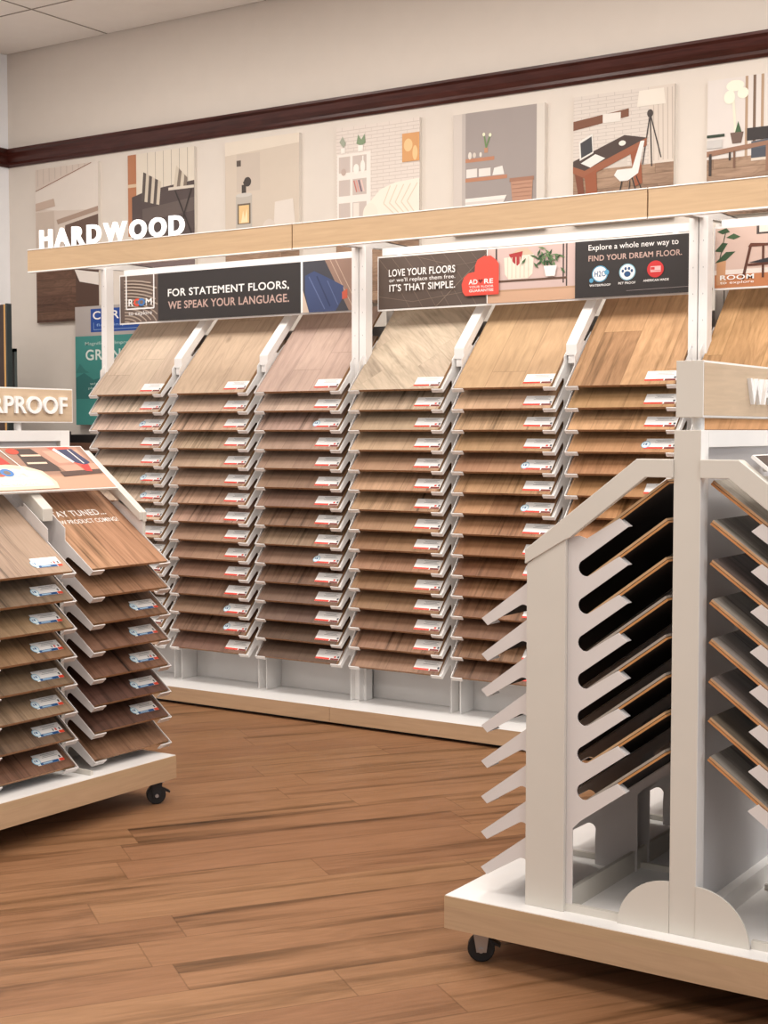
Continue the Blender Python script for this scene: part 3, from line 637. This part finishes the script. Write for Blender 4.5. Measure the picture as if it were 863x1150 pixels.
def rolling_rack(cx, Y0, Y1, u_lip, zl, pz, zb, cols, bx0, bx1, label, sign_text, sign_y, near_first, stems, sides, panel_y):
    """cols: list of (y_start, y_end) of each column; cx centre plane"""
    root = thing('rolling_display_rack', label, 'display rack', (cx, (Y0+Y1)/2, 0))
    zt = zb + .088
    b = MB(); b.box(bx0, bx1, Y0, Y1, zb, zt-.002, MAPLE_X, mx=MAPLE_Y); base = b.build('base', root)
    b = MB(); b.box(bx0+.002, bx1-.002, Y0+.002, Y1-.002, zt-.002, zt, WHITE); b.build('deck', root)
    # centre spine: end posts, top beam, panel
    ya, yb = cols[0][0]-.012, cols[-1][1]+.012
    for y in (ya, yb-.05):
        b = MB(); b.box(cx-.034, cx+.034, y, y+.05, zt, 1.403, CREAM, mx=WHITE); b.build('centre_post', root, bevel=.0015)  # ends beige, sides white: weaker light on the ends put into colour
    b = MB(); b.box(cx-.034, cx+.034, ya+.05, yb-.05, 1.362, 1.403, WHITE); b.build('top_beam', root)
    b = MB(); b.box(cx-.012, cx+.012, ya+.05, yb-.05, zt+.05, 1.362, GREYW)
    b.build('spine_panel', root)
    for s in (-1, 1):
        b = MB(); b.box(cx+s*.012, cx+s*.040, ya+.05, yb-.05, zt, zt+.055, WHITE); b.build('bottom_rail', root)
    for s in (-1, 1):                                          # quarter-round gussets at the near end
        for y in (ya-.002, yb-.004):
            b = MB(); pts = [(cx+s*.034, zt)] + [(cx+s*(.034+.135*math.cos(a*PI/2/14)), zt+.128*math.sin(a*PI/2/14)) for a in range(15)]
            b.prism_y(pts, y, y+.006, CREAM); b.build('gusset', root)
    # frames across at each boundary
    bounds = [('end', cols[0][0], +1)]
    for (c0, c1), (d0, d1) in zip(cols[:-1], cols[1:]): bounds.append(('mid', (c1+d0)/2, 0))
    bounds.append(('end', cols[-1][1], -1))
    zc = zl - .911                                             # cap heights follow the lip height
    for s in sides:
        U = lambda u: cx + s*u
        def to(y): return lambda a, t, h: (U(u_lip - a), y + t, zl + h)
        for (c0, c1) in cols:
            comb('comb_panel', root, to(c0), 8, pz, MR, 1., +1, zt - zl, COMBC)
            comb('comb_panel', root, to(c1), 8, pz, MR, 1., -1, zt - zl, COMBC)
        du = u_lip - .568; mo = .043 if cx < -3 else 0.
        for kind, y, d in bounds:
            if kind == 'end':
                y0, y1 = (y-.014, y-.001) if d > 0 else (y+.001, y+.014)
                cap = [(.432, 1.062), (.432, 1.099), (.128, 1.333), (.034, 1.333), (.034, 1.289), (.105, 1.289), (.306, 1.134), (.32, 1.128)]
                b = MB(); b.prism_y([(U(u+du if u > .04 else u), z+zc) for u, z in cap], y0-.004, y1+.002, CREAM); b.build('cap_rail', root, bevel=.0015)
                leg = [(.428, zt-zc), (.428, 1.061), (.318, 1.146), (.318, zt-zc)]
                b = MB(); b.prism_y([(U(u+du), z+zc) for u, z in leg], y0, y1, CREAM); b.build('leg', root, bevel=.0015)
                yy0, yy1 = (y1, y1+.05) if d > 0 else (y0-.05, y0)
                cap = [(.428, 1.070), (.428, 1.099), (.128, 1.333), (.034, 1.333), (.034, 1.30), (.115, 1.30)]
                b = MB(); b.prism_y([(U(u+du if u > .04 else u), z+zc) for u, z in cap], (y0+.013 if d > 0 else y0-.02), (y1+.020 if d > 0 else y1-.013), CREAM); b.build('cap_rail', root)
            else:
                cap = [(.429-mo, 1.052+mo*.78), (.429-mo, 1.097+mo*.78), (.424-mo, 1.101+mo*.78), (.128, 1.333), (.034, 1.333), (.034, 1.295), (.115, 1.295), (.40-mo, 1.062+mo*.78)]
                b = MB(); b.prism_y([(U(u+du if u > .04 else u), z+zc) for u, z in cap], y-.024, y+.024, CREAM); b.build('cap_rail', root, bevel=.002)
                b = MB(); b.box(U(.428+du), U(.328+du), y-.012, y+.012, zt, .985+zc-.12, CREAM)
                b.box(U(.428+du), U(.418+du), y-.03, y+.03, zt, .985+zc-.12, CREAM)
                b.build('leg', root)
                b = MB(); b.box(U(.424+du), U(.376+du), y-.030, y-.012, zt+.13, zt+.155, CREAM); b.build('clip', root)
                b = MB(); b.box(U(.60), U(.05), y-.006, y+.006, zt, zt+.016, CREAM); b.build('cross_rail', root)
        b = MB(); b.box(U(.318+du), U(.306+du), cols[0][0]+.006, cols[-1][1]-.006, zt, zt+.055, CREAM); b.build('floor_rail', root)
        b = MB(); b.box(U(.318+du), U(.17), cols[0][0]-.004, cols[0][0]+.010, zt, zt+.020, CREAM); b.build('cross_rail', root)
    for k, (x, y, r) in enumerate(near_first): caster(root, x, y, zb, r, DARKM if cx < -3 else STEEL)
    # sign on two short stems
    s0, s1 = sign_y
    for y in stems:
        b = MB(); b.tube((cx, y, 1.40), (cx, y, 1.434), .014, WHITE, 20); b.build('sign_stem', root)
    b = MB(); b.box(cx-.034, cx+.034, s0, s1, 1.433, 1.568, CREAM, mx=WHITE)  # same painted shade: ends toned down, long sides left white
    sg = b.build('sign_box', root, bevel=.001)
    for s in sides if len(sides) == 2 else (1,):
        b = MB(); b.box(cx+s*.034, cx+s*.0352, s0+.004, s1-.004, 1.438, 1.563, SIGN_Y); b.build('sign_face', sg)
        t0, t1 = sign_text[s]
        b = MB(); b.close = False
        if s > 0: fn = lambda x, y, d: (cx + .0352 + d, x, y)
        else: fn = lambda x, y, d: (cx - .0352 - d, -x, y)
        if s > 0: put_text(b, fn, 'WATERPROOF', t0, 1.468, t1, 1.535, flat((246, 246, 246), .4), True, .005, d=0)
        else: put_text(b, fn, 'WATERPROOF', -t1, 1.468, -t0, 1.535, flat((246, 246, 246), .4), True, .005, d=0)
        b.build('sign_lettering', sg)
    return root

# right rack (near end faces the camera)
RC = -1.300; RY = 3.268
rcols = [(RY, RY+CW), (RY+CW+GP, RY+2*CW+GP), (RY+2*CW+2*GP, RY+3*CW+2*GP)]
rolling_rack(RC, 3.203, 4.79, .568, .911, .0945, .090, rcols, -1.941, -.659,
             'white rolling sample rack seen end on, right foreground, on a light oak base', {1: (3.561, 4.21), -1: (3.6, 4.25)}, (3.265, 4.76), [(-1.862, 3.262, .5), (-.75, 3.27, 0), (-1.86, 4.70, 0), (-.75, 4.70, 0)], (3.325, 4.70), (-1, 1), None)
LC = -4.272
ly1 = 4.088
lcols = [(ly1-3*CW-2*GP, ly1-2*CW-2*GP), (ly1-2*CW-GP, ly1-CW-GP), (ly1-CW, ly1)]
LZL = .902; LPZ = .0985
rolling_rack(LC, 2.56, 4.052, .577, LZL, LPZ, .090, lcols, -4.90, -3.642,
             'white rolling sample rack at left with dark boards and WATERPROOF sign on top', {1: (3.40, 4.08), -1: (3.0, 3.6)}, (2.62, 4.118), [(-3.685, 3.985, .9), (-3.75, 2.66, 0), (-4.8, 3.95, 0), (-4.8, 2.66, 0)], (3.86, 2.9), (1,), None)

# boards of the right rack
rp = [(150, 138, 128), (134, 122, 112), (112, 98, 88), (142, 130, 120)]
for s, nm, rows, cc, cn in ((-1, 'left face', 8, rcols[0], 'near column'), (1, 'right face', 8, rcols[0], 'near column'), (-1, 'left face', 8, rcols[1], 'second column'), (-1, 'left face', 8, rcols[2], 'far column')):
    for r in range(rows):
        c = jit(rp[r % 4], 8)
        P = (RC + s*.548, (cc[0]+cc[1])/2, .911 - .0020 - .0945*r)
        kw = dict(mat=BOARD_FINE, core=CORE_OR, t=.013)
        sample(P, (s,0,0), TH_R, CW-.012, .616, c, 'dark sample board, %s on %s of the right rolling rack, %s' % (ordn(r) if r == 0 else ordn(r) + ' down', nm, cn), 'dark boards in the right rolling rack', stk='blue' if r % 2 else 'blue+dots', sx=.62, sy=.02, core2=CORE_TAN if (s > 0 or r in (0, 1, 2, 6)) else CORE_GREY, **kw)
# boards of the left rack: far column then near column
la = [(156, 118, 88), (138, 100, 74), (116, 84, 62), (110, 80, 60), (108, 76, 56), (90, 64, 48), (84, 56, 44), (122, 90, 68)]
lb = [(146, 122, 102), (120, 96, 76), (132, 104, 80), (128, 96, 72), (112, 88, 70), (134, 106, 82), (98, 78, 58), (104, 72, 54)]
for ci, (pl, nm, cc) in enumerate(((la, 'far column', lcols[2]), (lb, 'near column', lcols[1]))):
    for r in range(8):
        c = jit(pl[r], 3)
        P = (LC + .577 - .018, (cc[0]+cc[1])/2, LZL - .0005 - LPZ*r)
        stk = ('blue+dots' if (r + ci) % 3 == 1 else 'blue')
        if ci == 0 and r in (0, 1, 7): stk = None
        o = sample(P, (1,0,0), TH_R, CW-.012, .46 if r == 0 else .40, c, '%s sample board, %s in the %s of the left rolling rack' % (tone_word(c), ordn(r) if r == 0 else ordn(r) + ' down' if r < 7 else 'bottom', nm), 'wood samples on the left rolling rack',
                   mat=BOARD_FINE, core=CORE, stk=stk, sx=.635, sy=.034, t=.010, ss=.86)
        if ci == 0 and r == 0:
            W = WM[o]; b = MB(); b.close = False
            fn = lambda x, y, d: W @ Vector((x, y, .0102 + d))
            put_text(b, fn, 'STAY TUNED...', -.178, .292, .118, .326, flat((244, 240, 236)), True, 0, d=.0003)
            b.build('printed_message', o); b = MB(); b.close = False
            put_text(b, fn, 'NEW PRODUCT COMING!', -.178, .250, .150, .273, flat((244, 240, 236)), False, 0, d=.0003)
            b.build('printed_message', o)

# graphic panels leaning on the cap rails
def lean_panel(label, cx, s, y0, y1, zc, du, shapes, wpanel):
    P0 = Vector((cx + s*(.345+du), 0, 1.176+zc)); P1 = Vector((cx + s*(.145+du), 0, 1.176+zc+.200*.790))
    slope = (P1-P0).normalized(); r = Vector((0,0,1)).cross(Vector((s,0,0)))
    n = r.cross(slope)
    L = (P1-P0).length
    ys = y0 if r.y > 0 else y1
    O = Vector((P0.x, ys, P0.z)) + n*.006
    t = thing('graphic_panel', label, 'sign', (P0.x, (y0+y1)/2, P0.z))
    b = MB(); w = y1-y0
    q = [O, O + r*w, O + r*w + slope*L, O + slope*L]
    b.hull([p + n*.008 for p in q], q, WHITE); b.build('panel_board', t)
    art('print', t, O + n*.008 + r*.006 + slope*.004, r, slope, w-.012, L-.008, shapes)
g = [('r', (150, 116, 98), 0, 0, 1, 1), ('r', (186, 146, 122), 0, 0, 1, .34), ('r', (170, 130, 108), 0, .30, 1, .34)]
# armchair, sofa, throw and logo printed on the panel
FX = lambda x: .40 + x*.60
g += [('r', (70, 56, 50), FX(.42), .42, FX(.66), .96), ('r', (216, 190, 168), FX(.44), .60, FX(.60), .64), ('r', (216, 190, 168), FX(.44), .78, FX(.60), .82), ('c', (186, 70, 50), FX(.40), .90, .03, .07),
      ('p', (172, 130, 112), [(FX(.56), .98), (FX(.95), .99), (FX(.98), .55), (FX(.66), .52)]), ('p', (192, 152, 132), [(FX(.64), .90), (FX(.94), .92), (FX(.95), .60), (FX(.70), .58)]), ('p', (176, 130, 112), [(FX(.66), .60), (FX(.98), .63), (FX(.98), .58), (FX(.66), .55)]), ('p', (190, 146, 126), [(FX(.66), .54), (FX(.99), .58), (FX(.99), .42), (FX(.70), .38)]), ('p', (84, 62, 54), [(FX(.64), .40), (FX(.99), .44), (FX(.99), .34), (FX(.64), .28)]),
      ('p', (204, 86, 70), [(FX(.70), .98), (FX(.88), .99), (FX(.95), .62), (FX(.86), .40), (FX(.82), .62)]), ('p', (58, 60, 88), [(FX(.76), .92), (FX(.90), .94), (FX(.96), .60), (FX(.90), .54), (FX(.82), .62)]), ('p', (232, 222, 216), [(FX(.73), .92), (FX(.76), .96), (FX(.83), .62), (FX(.81), .60)]), ('l', (232, 222, 216), [(FX(.86), .92), (FX(.90), .58)], .006), ('p', (204, 60, 56), [(FX(.86), .54), (FX(.93), .56), (FX(.91), .38), (FX(.86), .40)]),
      ('p', (222, 196, 172), [(0, .0), (FX(.52), .02), (FX(.54), .16), (FX(.50), .42), (FX(.40), .54), (FX(.24), .60), (FX(.16), .96), (0, 1)]), ('p', (236, 214, 192), [(FX(.0), .08), (FX(.50), .08), (FX(.51), .20), (FX(.46), .42), (FX(.20), .52), (0, .5)]),
      ('p', (190, 58, 48), [(FX(.0), .96), (FX(.24), .92), (FX(.30), .60), (FX(.10), .56), (FX(-.1), .62)]),
      ('l', WT, [(FX(-.02), .98), (FX(.0), .26), (FX(.40), .26), (FX(.30), .99)], .004)] + room_logo(FX(.03), .32, FX(.36), .48) + [('t', WT, 'to explore', FX(.10), .10, FX(.40), .20, False)]
lean_panel('printed panel with sofa and armchair photo leaning on the left rolling rack', LC, 1, 3.02, 4.045, LZL-.905, -.004, g, 0)
g2 = [('r', (66, 52, 46), 0, 0, 1, 1), ('p', (96, 78, 68), [(0, .2), (.5, .5), (1, .3), (1, .1), (0, .05)])]
lean_panel('dark printed panel leaning on the right face of the right rolling rack', RC, 1, RY+.005, RY+CW+.04, 0, 0, g2, 0)
lean_panel('dark printed panel leaning on the left face of the right rolling rack', RC, -1, RY+CW+.05, RY+2*CW+.12, 0, 0, g2, 0)

# ------------------------------------------------------------------ far left corner
t = thing('wall_poster', 'teal and grey poster board with a blue sign, behind left wall rack post', 'poster', (-6.34, 6.38, 1.44))
b = MB(); b.box(-6.555, -5.945, 6.40, 6.418, 1.44, 2.165, flat((178, 170, 164))); b.build('board', t)
teal = (64, 140, 134)
ps = [('r', (176, 168, 164), 0, 0, 1, 1), ('r', teal, 0, 0, 1, .75), ('p', (50, 112, 110), [(0, .22), (0, .40), (.12, .44), (.25, .38), (.5, .42), (.8, .36), (1, .42), (1, .22)]), ('p', (56, 122, 118), [(0, .44), (.06, .52), (.14, .46), (.2, .44)]),
      ('r', (28, 72, 152), .22, .78, .94, .975), ('l', (160, 186, 220), [(.26, .86), (.26, .80), (.90, .80), (.90, .86)], .003), ('t', WT, 'COREtec', .25, .885, .91, .955), ('t', (150, 180, 220), 'floor inspired', .30, .82, .86, .85, False),
      ('t', (190, 216, 210), 'Magnificent. Impressive.', .14, .665, .90, .70, False), ('t', (220, 232, 226), 'GRANDE', .145, .545, .86, .635), ('t', (190, 216, 210), 'wider and longer', .20, .33, .8, .36, False), ('t', (190, 216, 210), 'planks for large rooms', .18, .295, .82, .32, False)]
art('print', t, (-6.555, 6.40, 1.44), (1,0,0), (0,0,1), .61, .725, ps)
t = thing('slatted_sample_stand', 'low dark wood slatted sample stand beneath the teal poster board', 'display stand', (-6.2, 6.25, 0))
b = MB(); b.box(-6.60, -6.56, 6.22, 6.36, 0, 1.40, flat((40, 32, 30))); b.build('side_panel', t)
b = MB(); b.box(-5.86, -5.80, 6.30, 6.36, 0, 1.40, flat((40, 32, 30))); b.build('side_panel', t)
for k in range(11):
    b = MB(); z = .12 + k*.115; b.box(-6.56, -5.86, 6.24, 6.34, z, z+.06, flat((92, 62, 46), .5)); b.build('slat', t)
b = MB(); b.box(-6.60, -5.86, 6.345, 6.355, 0, 1.38, flat((24, 20, 20))); b.build('back_panel', t)
t = thing('tall_sample_panel', 'tall dark panel with a yellow wood edge at the far left corner', 'sample panel', (-6.85, 5.9, 0))
b = MB(); b.box(-7.12, -6.637, 5.90, 5.93, 0.0, 2.15, flat((58, 42, 36), .6)); b.build('face_board', t)
b = MB(); b.box(-6.637, -6.618, 5.90, 5.93, 0.0, 2.15, flat((206, 158, 92), .6)); b.build('edge_strip', t)
b = MB(); b.box(-6.618, -6.606, 5.896, 5.934, 0.0, 2.155, flat((52, 58, 58), .5)); b.build('metal_edge', t)
t = thing('metal_stand', 'grey metal frame stand beside the tall dark panel, far left', 'stand', (-6.6, 6.05, 0))
for xx in (-6.79, -6.725):
    b = MB(); b.box(xx-.010, xx+.010, 6.05, 6.07, 0, 1.90, flat((120, 124, 124), .4, metal=.4)); b.build('leg', t)
b = MB(); b.box(-6.80, -6.715, 6.05, 6.07, 1.88, 1.90, flat((120, 124, 124), .4, metal=.4)); b.build('top_bar', t)

# ------------------------------------------------------------------ light
def area(name, loc, size, power, color, rot=(0,0,0), sy=None):
    l = bpy.data.lights.new(name, 'AREA'); l.energy = power; l.size = size; l.color = color
    l.shape = 'RECTANGLE'; l.size_y = sy or size
    o = bpy.data.objects.new(name, l); col.objects.link(o); o.location = loc; o.rotation_euler = rot
    return o
for x in (-5.7, -4.0, -2.3, -.6, 1.1):
    area('ceiling_troffer', (x, 4.4, ZC-.03), .6, 40, (1., .95, .89), sy=1.2)
for x in (-5.0, -3.2, -1.4, .4):
    area('ceiling_troffer', (x, 1.9, ZC-.03), .6, 32, (1., .95, .89), sy=1.2)
for x in (-4.0, -2.0, 0., 2.):
    area('ceiling_troffer', (x, -1.0, ZC-.03), .6, 34, (1., .95, .89), sy=1.2)
area('shop_window_light', (3.4, 2.2, 1.9), 3.2, 80, (.86, .93, 1.), rot=(0, math.radians(90), 0), sy=5)
w = bpy.data.worlds.new('World'); bpy.context.scene.world = w; w.use_nodes = True
bg = w.node_tree.nodes['Background']; bg.inputs['Color'].default_value = (1., .975, .95, 1); bg.inputs['Strength'].default_value = .36

# ------------------------------------------------------------------ camera
cam = bpy.data.cameras.new('camera'); co = bpy.data.objects.new('camera', cam); col.objects.link(co)
co.location = (0, 0, 1.4); co.rotation_euler = (PI/2 - .055956, 0, .587356)
cam.sensor_fit = 'HORIZONTAL'; cam.sensor_width = 36; cam.lens = 36*1618.39/863
cam.clip_start = .05
sc = bpy.context.scene; sc.camera = co
sc.view_settings.view_transform = 'Standard'; sc.view_settings.look = 'None'
sc.view_settings.gamma = 1; sc.view_settings.use_curve_mapping = False
sc.view_settings.exposure = 0.08
